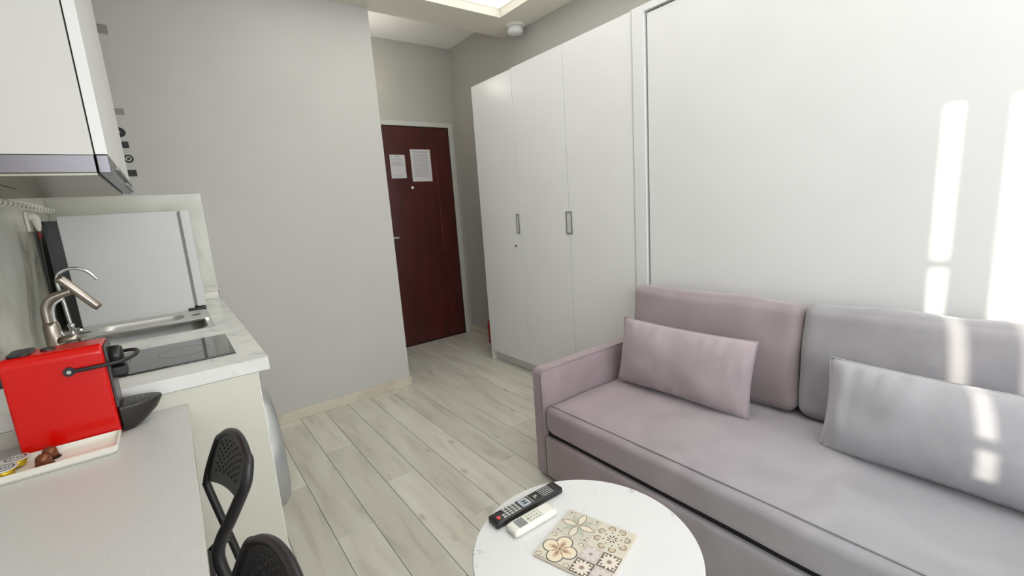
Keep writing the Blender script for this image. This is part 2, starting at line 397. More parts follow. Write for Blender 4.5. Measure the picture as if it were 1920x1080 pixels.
# entrance door
bmf = B((2.405, 2.458, YD-.012, YD+.05, 0, 2.17), (1.45, 1.495, YD-.012, YD+.05, 0, 2.17), (1.495, 2.405, YD-.012, YD+.05, 2.125, 2.17))
struct('trim_1', bmf, mat('pale grey door frame', (198, 198, 192), .5), bevel=.003)
dr = struct('door_1', B((1.497, 2.403, YD+.005, YD+.045, .008, 2.122)), M_door, bevel=.002)
obj('door_threshold', B((1.497, 2.403, YD-.008, YD+.004, 0, .012)), mat('dark threshold', (40, 20, 16), .5), dr)
pan = bmesh.new()
obj('door_moulding', B((2.2365, 2.2405, YD+.0035, YD+.006, .9, 1.81)), mat('worn groove', (120, 62, 50), .5), dr, label='thin pale scratch line down the door')
obj('peephole', lathe([(.0, 0), (.013, 0), (.013, .006), (.006, .007), (0, .007)], (1.956, YD-.002, 1.554), 20, 'Y'), M_offw, dr, smooth=False)
dh = obj('door_handle', B((1.60, 1.635, YD-.003, YD+.006, .98, 1.16)), M_chrome, dr, bevel=.002)
obj('lever', T([(1.617, YD, 1.093), (1.617, YD-.045, 1.093), (1.63, YD-.05, 1.093), (1.742, YD-.05, 1.091)], .010, 10), mat('bright satin metal', (226, 224, 220), .4, .4), dh, smooth=True)
cl = thing('added_corridor_light', 'added small round ceiling light, unseen behind the grey partition, brightening the corridor', 'ceiling light', (1.41, 3.72, ZC-.08))  # added lamp, out of view, to lift the corridor brightness
obj('lamp_base', lathe([(0, 0), (.05, 0), (.05, -.02), (0, -.02)], (1.41, 3.72, ZC), 24), M_white, cl)
obj('lamp_globe', lathe([(0, -.02), (.04, -.02), (.045, -.04), (.035, -.065), (.015, -.078), (0, -.08)], (1.41, 3.72, ZC), 24), mat('lit globe', (255, 246, 226), .5, emit=1.5), cl, smooth=True)
light('corridor_fill_light', 'POINT', 3.0, (1, .95, .86), (1.46, 3.72, ZC-.42), shadow_soft_size=.06)  # fill light that goes with the added lamp
# papers taped to the door
M_paper = mat('white paper', (206, 204, 204), .7); M_ink = mat('grey print', (150, 148, 148), .8)
def notice(x0, x1, z0, z1, lines, label):
    t = thing('paper_notice', label, 'paper', ((x0+x1)/2, YD+.004, z0))
    obj('sheet', B((x0, x1, YD+.0035, YD+.0048, z0, z1)), M_paper, t)
    bm = bmesh.new()
    for zc, a, b, h in lines:
        zz = z1-(z1-z0)*zc; box(bm, x0+(x1-x0)*a, x0+(x1-x0)*b, YD+.003, YD+.0036, zz-h, zz+h)
    obj('printed_lines', bm, M_ink, t, kind='stuff')
notice(1.758, 1.910, 1.645, 1.862, [(.07, .36, .64, .003), (.17, .12, .8, .0012), (.22, .12, .88, .0012), (.30, .12, .8, .0014), (.345, .4, .62, .0025), (.39, .1, .86, .003), (.45, .1, .8, .001), (.86, .15, .85, .0008), (.92, .15, .7, .0008)],
       'smaller white printed notice, left of the two sheets taped to the dark red door')
notice(1.970, 2.182, 1.611, 1.914, [(.08, .12, .88, .0035)]+[(.15+.027*i, .12, .82+.06*((i*5) % 3)/2, .0012) for i in range(27)],
       'larger white printed notice, right of the two sheets taped to the dark red door')
# fire extinguisher behind the wardrobe
fe = thing('fire_extinguisher', 'red cylinder on the floor behind the left end of the white wardrobe', 'extinguisher', (2.405, 3.60, 0))
obj('cylinder', lathe([(.0, 0), (.05, 0), (.055, .01), (.055, .19), (.045, .225), (.02, .24), (0, .24)], (2.405, 3.60, 0), 28), mat('extinguisher red', (170, 20, 40), .3, coat=.4), fe, smooth=True)
obj('valve', B((2.385, 2.411, 3.585, 3.615, .238, .27)), M_black, fe, bevel=.003)
obj('handle', B((2.39, 2.406, 3.57, 3.65, .27, .282)), M_black, fe, bevel=.003)
# smoke detector
sd = thing('smoke_detector', 'round white smoke detector on the lowered ceiling above the wardrobe', 'smoke detector', (2.40, 2.965, ZS-.05))
obj('base_plate', lathe([(0, 0), (.074, 0), (.074, -.014), (.07, -.018), (0, -.018)], (2.40, 2.965, ZS), 40), M_offw, sd, smooth=False)
obj('sensor_head', lathe([(0, 0), (.058, 0), (.062, -.006), (.062, -.034), (.055, -.046), (.02, -.05), (0, -.05)], (2.40, 2.965, ZS-.018), 40), M_white, sd, smooth=True)

# ------------------------------------------------------------------ wardrobe and wall bed
Y1, Y2, ZW = 3.207, 1.637, 2.268
wd = thing('wardrobe', 'tall white three-door wardrobe with flush grey recessed pulls beside the corridor', 'wardrobe', ((XW+XR)/2, (Y1+Y2)/2, 0))
obj('carcass', B((XW+.024, XR-.002, Y2+.002, Y1-.018, .075, ZW-.018)), M_white, wd)
obj('side_panel', B((XW+.001, XR-.002, Y1-.018, Y1, 0, ZW-.003)), M_white, wd, bevel=.001)
obj('top_panel', B((XW+.004, XR-.002, Y2+.002, Y1-.018, ZW-.018, ZW-.003)), M_white, wd)
obj('plinth', B((XW+.045, XW+.062, Y2+.002, Y1-.018, 0, .075)), M_white, wd)
M_pull = mat('grey anodised pull', (150, 150, 148), .35, .6); M_pulli = mat('pale pull recess', (200, 200, 196), .4)
dw = (Y1-Y2)/3
for i in range(3):
    ya = Y1-(i+1)*dw+.0015; yb = Y1-i*dw-.0015
    z1 = ZW+(.004 if i == 0 else 0)
    d = obj('door', B((XW, XW+.020, ya, yb, .082, ZW-(.004 if i == 0 else 0))), M_white, wd, bevel=.0012)
    if i == 0:
        bm = frame(bmesh.new(), 2.688, 2.724, 1.108, 1.252, .007, XW-.0045, XW+.001, 'X'); obj('pull_frame', bm, M_pull, d)
        obj('pull_recess', B((XW-.0015, XW+.001, 2.695, 2.717, 1.115, 1.245)), M_pulli, d)
        obj('keyhole', lathe([(0, 0), (.008, 0), (.008, -.003), (0, -.003)], (XW, 2.75, 1.012), 16, 'X'), mat('dark lock', (70, 70, 68), .4, .7), d)
    if i == 1:
        bm = frame(bmesh.new(), 2.133, 2.189, 1.106, 1.254, .009, XW-.0045, XW+.001, 'X'); obj('pull_frame', bm, M_pull, d)
        obj('pull_recess', B((XW-.0015, XW+.001, 2.142, 2.18, 1.115, 1.245)), M_pulli, d)
YE = -.75
wb = thing('wall_bed', 'large white wall bed cabinet with one wide panel behind the sofa', 'wall bed', ((XW+XR)/2, (Y2+YE)/2, 0))
obj('side_post', B((XW-.004, XR-.002, 1.554, Y2-.002, 0, ZW+.004)), M_bed, wb, bevel=.002)
obj('side_post', B((XW-.004, XR-.002, YE, YE+.083, 0, ZW+.004)), M_bed, wb, bevel=.002)
obj('top_rail', B((XW-.004, XR-.002, YE+.083, 1.554, 2.238, ZW+.004)), M_bed, wb, bevel=.002)
obj('bed_panel', B((XW+.006, XW+.028, YE+.093, 1.541, .04, 2.228)), M_bed, wb, bevel=.002)
obj('bed_box', B((XW+.030, XR-.002, YE+.083, 1.553, .04, 2.236)), mat('dark gap', (110, 106, 98), .8), wb)
obj('edge_strip', B((XW-.0045, XW-.0035, 1.628, 1.630, 0, ZW)), M_grey, wb)

# ------------------------------------------------------------------ sofa
sofa = thing('sofa', 'mauve grey velvet sofa with slim arms standing against the white wall bed', 'sofa', (1.68, .72, 0))
SX0, SX1 = 1.262, 2.06
def soft(sx, sy, sz, c, r, m, name, par, bulge=(0, 0, 0), n=12, tilt=0, wob=0, seed=0, label=None):
    bm = rbox(sx, sy, sz, r, n, bulge, wob, seed)
    xform(bm, Matrix.Translation(c) @ Matrix.Rotation(tilt, 4, 'Y')); return obj(name, bm, m, par, smooth=True, label=label)
F_arm = fabric('arm velvet with painted pink tint', (152, 136, 140))  # arm tone includes the painted pink cast
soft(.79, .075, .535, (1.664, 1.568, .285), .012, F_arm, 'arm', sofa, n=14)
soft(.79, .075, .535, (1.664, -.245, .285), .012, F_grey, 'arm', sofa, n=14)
# piping on the visible arm
obj('arm_piping', T([(1.2675, 1.5325, .05), (1.2675, 1.5325, .53), (1.272, 1.5325, .5515), (1.30, 1.5325, .554), (2.05, 1.5325, .554)], .0028, 6), F_arm, sofa, smooth=True)
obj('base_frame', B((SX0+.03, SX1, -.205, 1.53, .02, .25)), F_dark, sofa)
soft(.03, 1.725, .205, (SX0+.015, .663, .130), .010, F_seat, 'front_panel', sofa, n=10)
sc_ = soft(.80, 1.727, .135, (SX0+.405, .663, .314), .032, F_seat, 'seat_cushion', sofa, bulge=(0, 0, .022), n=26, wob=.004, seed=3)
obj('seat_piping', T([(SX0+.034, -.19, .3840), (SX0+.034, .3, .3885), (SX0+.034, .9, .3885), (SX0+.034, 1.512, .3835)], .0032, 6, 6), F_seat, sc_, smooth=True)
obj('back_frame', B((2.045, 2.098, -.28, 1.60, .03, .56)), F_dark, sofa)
soft(.05, .045, .02, (1.32, 1.568, .01), .005, M_black, 'foot', sofa, n=3); soft(.05, .045, .02, (2.0, 1.568, .01), .005, M_black, 'foot', sofa, n=3)
soft(.05, .045, .02, (1.32, -.245, .01), .005, M_black, 'foot', sofa, n=3); soft(.05, .045, .02, (2.0, -.245, .01), .005, M_black, 'foot', sofa, n=3)
def back_cushion(ya, yb, m, label, seed, zt=.848):
    c = (1.972, (ya+yb)/2, (zt+.395)/2)
    t = thing('back_cushion', label, 'cushion', (1.972, (ya+yb)/2, .395), 'back cushions of the sofa')
    soft(.125, yb-ya, zt-.40, c, .04, m, 'cushion_body', t, bulge=(.030, .004, .006), n=30, tilt=math.radians(5), wob=.010, seed=seed)
    pts = []
    h = (zt-.40)/2-.012; wv = (yb-ya)/2-.012
    for a, b in rrect(-wv, wv, -h, h, .03, 5)+[(wv, h-.03)]:
        pts.append(Matrix.Translation(c) @ Matrix.Rotation(math.radians(5), 4, 'Y') @ Vector((-.052, a, b)))
    return t
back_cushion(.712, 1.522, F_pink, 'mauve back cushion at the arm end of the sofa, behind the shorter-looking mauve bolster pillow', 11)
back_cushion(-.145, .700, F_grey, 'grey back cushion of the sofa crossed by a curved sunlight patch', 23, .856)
def lumbar(cy, m, label, rot, seed, c=(1.765, .555)):
    t = thing('lumbar_pillow', label, 'pillow', (c[0], cy, .40), 'lumbar pillows on the sofa')
    bm, rim = pillow(.665, .325, .155, seed)
    M = Matrix.Translation((c[0], cy, c[1])) @ Matrix.Rotation(math.radians(11), 4, 'Y') @ Matrix.Rotation(rot, 4, 'X') @ Matrix.Rotation(-math.pi/2, 4, 'Z')
    xform(bm, M); obj('pillow_body', bm, m, t, smooth=True)
    bm = tube(bmesh.new(), [M @ p for p in rim]+[M @ rim[0]], .0022, 5, False); obj('edge_seam', bm, m, t, smooth=True)
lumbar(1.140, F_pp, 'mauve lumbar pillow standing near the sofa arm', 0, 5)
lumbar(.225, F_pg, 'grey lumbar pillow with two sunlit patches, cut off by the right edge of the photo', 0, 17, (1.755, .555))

# ------------------------------------------------------------------ coffee table and what lies on it
TC = Vector((.714, .733, 0)); TR = .285; TZ = .45
ct = thing('coffee_table', 'round coffee table with a white marble-effect top in front of the sofa', 'coffee table', (TC.x, TC.y, 0))
obj('table_top', lathe([(0, -.02), (TR-.004, -.02), (TR, -.017), (TR, -.003), (TR-.003, 0), (0, 0)], (TC.x, TC.y, TZ), 96), [M_mart], ct)
M_leg = mat('white metal leg', (225, 225, 222), .4)
obj('leg_ring', lathe([(.14, -.03), (.16, -.03), (.16, -.02), (.14, -.02)], (TC.x, TC.y, TZ), 40), M_leg, ct)
for a in (90, 210, 330):
    a = math.radians(a+20); ca, sa = math.cos(a), math.sin(a)
    obj('leg', T([(TC.x+.14*ca, TC.y+.14*sa, TZ-.025), (TC.x+.21*ca, TC.y+.21*sa, .0)], [.014, .010], 14), M_leg, ct, smooth=True)
# patterned tile
A = Vector((.783, .851)); Bv = Vector((.837, .667)); Cv = Vector((.593, .793))
eu = (Cv-A).normalized(); ev = Vector((-eu.y, eu.x)); ev = ev if ev.dot(Bv-A) > 0 else -ev
rot = math.atan2(eu.y, eu.x); hand = 1 if (eu.x*ev.y-eu.y*ev.x) > 0 else -1
tile = thing('trivet_tile', 'square patchwork tile in beige and grey ornament lying on the coffee table', 'trivet', (A.x, A.y, TZ), rotz=rot, local=True)
SZT = .196
def tv(u, v): return (u, v*hand)
obj('tile_body', B((0, SZT, min(0, hand*SZT), max(0, hand*SZT), .0003, .006)), mat('tile clay', (208, 196, 178), .5), tile, bevel=.0008)
def flat(name, polys, color, h, label=None):
    bm = bmesh.new()
    for p in polys:
        q = [bm.verts.new((*tv(a, b), h)) for a, b in p]
        f = bm.faces.new(q)
    bm.normal_update()
    for f in bm.faces:
        if f.normal.z < 0: f.normal_flip()
    bmesh.ops.triangulate(bm, faces=bm.faces[:])
    return obj(name, bm, mat('print %d %d %d' % color, color, .45), tile, label=label, kind='stuff' if len(polys) > 1 else None)
def ribbon(pts, wd_, closed=True):
    out = []; n = len(pts)
    def nrm(i):
        a = pts[(i-1) % n] if closed or i > 0 else pts[i]; b = pts[(i+1) % n] if closed or i < n-1 else pts[i]
        d = Vector((b[0]-a[0], b[1]-a[1])).normalized(); return Vector((-d.y, d.x))*wd_/2
    for i in range(n if closed else n-1):
        j = (i+1) % n; p, q = Vector(pts[i]), Vector(pts[j]); a, b = nrm(i), nrm(j)
        out.append([tuple(p+a), tuple(q+b), tuple(q-b), tuple(p-a)])
    return out
def circ(u, v, r, n=20, a0=0, a1=360): return [(u+r*math.cos(math.radians(a0+(a1-a0)*k/n)), v+r*math.sin(math.radians(a0+(a1-a0)*k/n))) for k in range(n if a1-a0 == 360 else n+1)]
def petal(u, v, ang, L, w_, off=0, n=9):
    ca, sa = math.cos(ang), math.sin(ang); P = []
    for s in (1, -1):
        for k in range(n):
            t = k/n if s == 1 else 1-k/n
            a = off+L*t; b = s*w_*math.sin(math.pi*t); P.append((u+a*ca-b*sa, v+a*sa+b*ca))
    return P
H = SZT/2; q = lambda *a: [math.radians(x_) for x_ in a]
def sq(u0, u1, v0, v1): return [(u0, v0), (u1, v0), (u1, v1), (u0, v1)]
e = .0015
flat('print_field', [sq(e, H-.0007, e, H-.0007)], (196, 190, 176), .00610)
flat('print_field', [sq(H+.0007, SZT-e, e, H-.0007)], (206, 198, 180), .00610)
flat('print_field', [sq(e, H-.0007, H+.0007, SZT-e)], (204, 198, 182), .00610)
Q = H/2
flat('print_field', [sq(H+.0007, H+Q, H+.0007, H+Q), sq(H+Q, SZT-e, H+Q, SZT-e)], (192, 180, 172), .00610)
flat('print_field', [sq(H+Q, SZT-e, H+.0007, H+Q), sq(H+.0007, H+Q, H+Q, SZT-e)], (98, 88, 82), .00610)
cu = (Q, Q)  # four-petal flower
flat('pale_leaves', [petal(cu[0], cu[1], a, .040, .0075, .004) for a in q(45, 135, 225, 315)], (174, 176, 162), .00625)
flat('petals', [petal(cu[0], cu[1], a, .047, .0095, .002) for a in q(0, 90, 180, 270)], (216, 206, 186), .00632)
flat('petal_outlines', sum([ribbon(petal(cu[0], cu[1], a, .047, .0095, .002), .0016) for a in q(0, 90, 180, 270)], []), (92, 72, 56), .0064)
flat('corner_dots', [circ(a, b, .0035, 10) for a in (.010, H-.010) for b in (.010, H-.010)]+[circ(a, b, .0022, 8) for a, b in ((.02, .008), (.008, .02), (H-.02, H-.008), (H-.008, H-.02), (.02, H-.008), (H-.008, .02))], (140, 132, 124), .0063)
mu = (H+Q, Q)  # quatrefoil medallion
def quat(r1, d): 
    P = []
    for k in range(96):
        a = 2*math.pi*k/96; best = 0
        for c in q(0, 90, 180, 270):
            cx, cy = d*math.cos(c), d*math.sin(c); bq = cx*math.cos(a)+cy*math.sin(a); disc = bq*bq-(d*d-r1*r1)
            if disc > 0: best = max(best, bq+math.sqrt(disc))
        P.append((mu[0]+best*math.cos(a), mu[1]+best*math.sin(a)))
    return P
flat('medallion_border', [quat(.0222, .0250)], (88, 84, 88), .00625)
flat('medallion_halo', [quat(.0192, .0250)], (222, 210, 184), .0064)
flat('medallion_petals', [petal(mu[0], mu[1], a, .030, .0075, .004) for a in q(0, 90, 180, 270)], (206, 180, 152), .0065)
flat('medallion_buds', [petal(mu[0], mu[1], a, .022, .0045, .003) for a in q(0, 90, 180, 270)]+[petal(mu[0], mu[1], a, .024, .002, .003) for a in q(45, 135, 225, 315)], (168, 134, 108), .0066)
flat('medallion_eye', [circ(mu[0], mu[1], .0035, 12)], (104, 74, 56), .0067)
flat('corner_flourish', sum([ribbon(circ(a, b, .007, 10, 0, 300), .0014, False) for a, b in ((H+.010, .010), (SZT-.010, .010), (H+.010, H-.010), (SZT-.010, H-.010))], [])+[sq(SZT-.0045, SZT-.003, .004, SZT-.004)], (92, 84, 80), .0063)
ku = (Q, H+Q)  # curls
rings = []; lob = []
for c in q(22, 68, 112, 158, 202, 248, 292, 338):
    cx, cy = ku[0]+.037*math.cos(c), ku[1]+.037*math.sin(c); rings += ribbon(circ(cx, cy, .0085, 14, math.degrees(c)-150, math.degrees(c)+120), .0022, False); rings += ribbon(circ(cx+.001, cy, .0045, 10), .0011); lob.append(circ(cx, cy, .0085, 14))
flat('curl_fill', lob, (206, 192, 168), .00625)
flat('curls', rings, (110, 92, 74), .0064)
flat('curl_star', [petal(ku[0], ku[1], a, .010, .0018, .005) for a in q(0, 45, 90, 135, 180, 225, 270, 315)]+[petal(ku[0], ku[1], a, .007, .0014, .019) for a in q(22, 67, 112, 157, 202, 247, 292, 337)]+[circ(ku[0], ku[1], .0018, 8)], (92, 78, 66), .0063)
for (a, b, dk) in ((H+Q/2, H+Q/2, 0), (H+1.5*Q, H+1.5*Q, 0), (H+1.5*Q, H+Q/2, 1), (H+Q/2, H+1.5*Q, 1)):
    n_ = 8 if not dk else 12
    flat('flower_petals', [petal(a, b, 2*math.pi*k/n_, .0215, .0038 if dk else .0055, .004) for k in range(n_)], (222, 212, 198) if dk else (206, 196, 192), .0063)
    if dk: flat('flower_corner_leaves', [petal(a, b, c, .008, .003, .021) for c in q(45, 135, 225, 315)], (214, 204, 188), .00625)
    flat('flower_eye', [circ(a, b, .0052 if dk else .0035, 14)], (150, 124, 112), .0064)
flat('tile_joints', [sq(H-.0006, H+.0006, e, SZT-e), sq(e, SZT-e, H-.0006, H+.0006)], (184, 170, 150), .0062)

def remote(name, label, p0, p1, w_, t_, build):
    """p0 end nearest to red button, p1 far end (centre line)"""
    d = Vector(p1)-Vector(p0); L = d.length; mid = (Vector(p0)+Vector(p1))/2
    o = thing(name, label, 'remote control', (mid.x, mid.y, TZ), rotz=math.atan2(d.y, d.x), local=True); build(o, L, w_, t_); return o
M_key = mat('light grey key', (178, 178, 174), .5); M_kd = mat('dark grey key', (70, 72, 76), .4); M_kb = mat('blue grey key', (158, 166, 174), .4)
def tvr(o, L, w_, t_):
    bm = rbox(L, w_, t_, .006, 6); xform(bm, Matrix.Translation((0, 0, t_/2)))
    for v in bm.verts: v.co.y *= 1+.10*(abs(v.co.x)/(L/2))**2-.06
    obj('shell', bm, M_black, o, smooth=True)
    z = t_-.0004; bm = bmesh.new()
    x0 = -L/2
    for i in range(5):
        for j in range(4):
            if i == 0 and j > 1: continue
            xx = x0+.030+i*.0125; yy = -w_*.30+j*w_*.2; box(bm, xx, xx+.009, yy-.003, yy+.003, z-.001, z+.0016)
    obj('number_keys', bm, M_key, o, kind='stuff')
    bm = prism(rrect(x0+.096, x0+.128, -w_*.36, w_*.36, .006), z-.001, z+.001); obj('navigation_pad', bm, M_kb, o)
    obj('navigation_marks', B((x0+.105, x0+.119, -.008, -.004, z, z+.0018), (x0+.105, x0+.119, .003, .007, z, z+.0018), (x0+.110, x0+.114, -.004, .003, z, z+.0018)), M_kd, o)
    obj('key_divider', B((x0+.133, x0+.135, -w_*.36, w_*.36, z, z+.001), (x0+.171, x0+.1725, -w_*.34, w_*.36, z, z+.001)), M_key, o, kind='stuff')
    obj('display_window', prism(rrect(x0+.139, x0+.168, -w_*.30, w_*.34, .004), z-.001, z+.0008), M_glass, o)
    obj('home_key', B((x0+.150, x0+.157, -.003, .003, z, z+.0018), (x0+.146, x0+.148, -.011, .004, z, z+.0018)), M_key, o)
    bm = bmesh.new()
    for i in range(5):
        for j in range(5):
            xx = x0+.176+i*.0075; yy = -w_*.32+j*w_*.16; box(bm, xx, xx+.0035, yy-.0026, yy+.0022, z-.001, z+.0014)
    obj('small_keys', bm, M_key, o, kind='stuff')
    obj('power_button', lathe([(0, 0), (.0062, 0), (.0056, .002), (0, .0026)], (x0+.018, -w_*.10, z), 18), mat('red power key', (214, 78, 74), .4), o, label='round red power button')
remote('tv_remote', 'long black television remote with many keys at the coffee table edge', (.5815, .950), (.8235, .948), .047, .020, tvr)
def acr(o, L, w_, t_):
    bm = rbox(L, w_, t_, .008, 6); xform(bm, Matrix.Translation((0, 0, t_/2))); obj('shell', bm, M_offw, o, smooth=True)
    z = t_-.0003; x0 = -L/2
    obj('screen_surround', prism(rrect(x0+.020, x0+.050, -w_*.33, w_*.33, .002), z-.001, z+.0006), M_grey, o)
    obj('screen', prism(rrect(x0+.0225, x0+.0475, -w_*.29, w_*.29, .001), z-.001, z+.0010), mat('grey lcd', (128, 132, 130), .3), o)
    obj('key_plate', prism(rrect(x0+.054, x0+.100, -w_*.34, w_*.34, .003), z-.001, z+.0005), mat('pale key plate', (214, 214, 200), .5), o)
    bm = bmesh.new()
    for i in range(4):
        for j in range(3): box(bm, x0+.060+i*.0095, x0+.064+i*.0095, -w_*.24+j*w_*.22-.002, -w_*.24+j*w_*.22+.002, z, z+.0012)
    obj('keys', bm, M_grey, o, kind='stuff')
    obj('large_key', lathe([(0, 0), (.0048, 0), (.004, .0016), (0, .0018)], (x0+.060, -.002, z), 16), mat('green grey key', (150, 156, 140), .5), o)
    obj('plate_edge', B((x0+.1005, x0+.1015, -w_*.34, w_*.34, z, z+.0008)), M_grey, o)
remote('air_conditioner_remote', 'short white air conditioner remote with a grey screen beside the black remote', (.598, .890), (.745, .887), .050, .020, acr)

# ------------------------------------------------------------------ kitchen run
ku_ = thing('kitchen_base_unit', 'cream kitchen base unit with a plain end panel under the marble worktop', 'kitchen unit', (-.156, 2.4, 0))
obj('end_panel', B((XL+.001, .153, YN, YN+.018, 0, .858)), M_cream, ku_, bevel=.001)
obj('sink_cabinet', B((XL+.001, .135, 2.215, YP-.002, .1, .70)), M_cream, ku_)
for a, b in ((2.218, 2.70), (2.703, YP-.003)):
    d = obj('door', B((.136, .154, a, b, .1, .855)), M_cream, ku_, bevel=.001)
    obj('handle', T([(.154, b-.04, .70), (.178, b-.04, .70), (.178, b-.04, .80), (.154, b-.04, .80)], .004, 8), M_steel, d)
obj('plinth', B((.10, .115, 2.215, YP-.002, 0, .1)), M_cream, ku_)
obj('end_panel_strip', B((.153, .1555, YN, YN+.016, 0, .858)), mat('pale edge band', (232, 230, 220), .4), ku_)
# washing machine
wm = thing('washing_machine', 'white washing machine with a silver round door under the marble worktop', 'washing machine', (-.14, 1.91, 0))
obj('body', B((-.40, .130, 1.605, 2.205, .005, .845)), mat('white enamel', (226, 226, 226), .3), wm, bevel=.008)
obj('control_panel', B((.130, .142, 1.608, 2.202, .735, .843)), M_offw, wm, bevel=.003)
wc = (.130, 1.905, .462)
obj('door_ring', lathe([(.0, 0), (.240, 0), (.240, .030), (.232, .060), (.215, .078), (.165, .080), (.15, .06), (0, .06)], wc, 64, 'X'), mat('silver door ring', (172, 174, 173), .32, .5), wm, smooth=True)
obj('door_glass', lathe([(0, .061), (.148, .061), (.145, .07), (.10, .085), (0, .09)], (.130, 1.905, .470), 48, 'X'), M_glass, wm, smooth=True)
obj('dial', lathe([(0, 0), (.028, 0), (.026, .014), (0, .014)], (.142, 1.905, .79), 28, 'X'), M_offw, wm)
# worktop
sx0, sx1, sy0, sy1 = -.405, .098, 2.215, 2.725
wt = bmesh.new()
holed_plate(wt, XL+.001, .189, YN-.004, YP-.001, sx0+.012, sx1-.012, sy0+.012, sy1-.012, .860, .900, .03)
tag(obj('worktop', wt, M_mar), 'white grey-veined marble worktop running from the end panel to the grey wall', 'worktop')
sk = thing('sink', 'stainless steel sink set in the marble worktop between hob and small fridge', 'sink', (-.15, 2.47, .72))
bm = bmesh.new()
holed_plate(bm, sx0, sx1, sy0, sy1, sx0+.024, sx1-.024, sy0+.024, sy1-.024, .9003, .9035, .055, 6)
obj('rim', bm, M_steel, sk, bevel=.0008)
bm = bmesh.new()
ring = lambda d, r, z: [bm.verts.new((a, b, z)) for a, b in rrect(sx0+d, sx1-d, sy0+d, sy1-d, r, 6)]
Rg = [ring(.024, .055, .902), ring(.028, .053, .895), ring(.034, .05, .76), ring(.05, .045, .735), ring(.14, .03, .728)]
for a, b in zip(Rg, Rg[1:]):
    for i in range(len(a)): bm.faces.new((a[i], b[i], b[(i+1) % len(a)], a[(i+1) % len(a)]))
bm.faces.new(Rg[-1]); bmesh.ops.recalc_face_normals(bm, faces=bm.faces)
for f in bm.faces: f.normal_flip()
obj('bowl', bm, M_steel, sk, smooth=True)
obj('drain', lathe([(0, 0), (.045, 0), (.045, .003), (.03, .001), (0, .001)], (-.2, 2.45, .729), 28), M_chrome, sk)
# steel drainer tray across the far half of the sink
dt = thing('drainer_tray', 'long steel drainer tray with end slots lying across the back of the sink', 'tray', (-.15, 2.60, .904))
bm = bmesh.new(); a0, a1, b0, b1 = -.395, .088, 2.452, 2.728
holed_plate(bm, a0, a1, b0, b1, -.300, .000, 2.520, 2.655, .9038, .9105, .05, 6)
obj('tray_rim', bm, M_steel, dt, bevel=.001)
bm = bmesh.new()
ring = lambda d, r, z: [bm.verts.new((a, b, z)) for a, b in rrect(-.300+d, .000-d, 2.520+d, 2.655-d, r, 6)]
Rg = [ring(0, .05, .909), ring(.006, .045, .885), ring(.02, .04, .878)]
for a, b in zip(Rg, Rg[1:]):
    for i in range(len(a)): bm.faces.new((a[i], b[i], b[(i+1) % len(a)], a[(i+1) % len(a)]))
bm.faces.new(Rg[-1])
obj('tray_basin', bm, M_steel, dt, smooth=True)
for xc in (.046, -.345):
    obj('slot', prism(rrect(xc-.020, xc+.020, 2.576, 2.600, .010), .9100, .9110), mat('slot black', (14, 14, 14), .8), dt)
obj('front_lip', B((a0, a1, b0-.004, b0, .902, .912)), M_chrome, dt, bevel=.001)
# hob
hb = thing('hob', 'black glass two-zone hob let into the marble worktop behind the red machine', 'hob', (-.14, 1.867, .900))
obj('glass_plate', B((-.40, .115, 1.702, 2.032, .9002, .9055)), M_glass, hb, bevel=.0015)
M_zone = mat('hob zone ring', (80, 78, 76), .3)
for cx, r in ((-.25, .09), (-.02, .072)): obj('zone_ring', lathe([(r-.0015, .0056), (r, .0056), (r, .0058), (r-.0015, .0058)], (cx, 1.867, .900), 48), M_zone, hb)
# splashbacks and strip
tag(obj('splashback', B((XL+.0005, XL+.010, .95, YP-.001, .9005, 1.506)), M_mars), 'marble splashback slab on the kitchen wall behind the taps', 'splashback')
sp = tag(obj('splashback', B((XL+.011, .180, YP-.011, YP-.0005, .9005, 1.506)), M_mars), 'marble splashback slab on the grey partition wall behind the small fridge', 'splashback')
obj('edge_trim', B((.180, .1835, YP-.012, YP-.0005, .9005, 1.507)), M_offw, sp)
st = thing('sealing_strip', 'short off-white sealing strip along the worktop end beside the small fridge', 'strip', (-.13, 3.165, .9))
obj('strip_body', B((XL+.012, .183, 3.150, YP-.012, .9003, .940)), M_offw, st, bevel=.002)
obj('strip_ledge', B((XL+.012, .186, 3.165, YP-.012, .940, .968)), M_cream, st, bevel=.002)
obj('end_cap', B((.183, .186, 3.148, YP-.012, .905, .943)), M_grey, st)
# mini fridge standing on the worktop
fr = thing('mini_fridge', 'small white fridge with a black back standing on the worktop behind the sink', 'fridge', (-.15, 2.95, .9))
FY0, FY1 = 2.755, 3.148
M_fr = mat('white fridge enamel', (206, 206, 204), .35, bump=.05, bscale=400)
obj('cabinet', B((-.372, .050, FY0, FY1, .905, 1.403)), M_fr, fr, bevel=.004)
obj('back_panel', B((-.420, -.372, FY0+.006, FY1-.006, .905, 1.385)), M_black, fr, label='black rear panel of the fridge')
obj('door', B((.060, .100, FY0-.002, FY1, .924, 1.405)), M_fr, fr, bevel=.006)
obj('door_seal', B((.050, .060, FY0+.006, FY1-.006, .93, 1.39)), mat('grey seal', (140, 140, 138), .6), fr)
obj('lower_hinge', B((.022, .096, FY0-.004, FY0+.04, .9045, .921)), M_black, fr, bevel=.001)
for a in (-.34, .02):
    for b in (FY0+.03, FY1-.03): obj('foot', lathe([(0, 0), (.014, 0), (.014, .005), (0, .005)], (a, b, .9005), 14), M_black, fr)
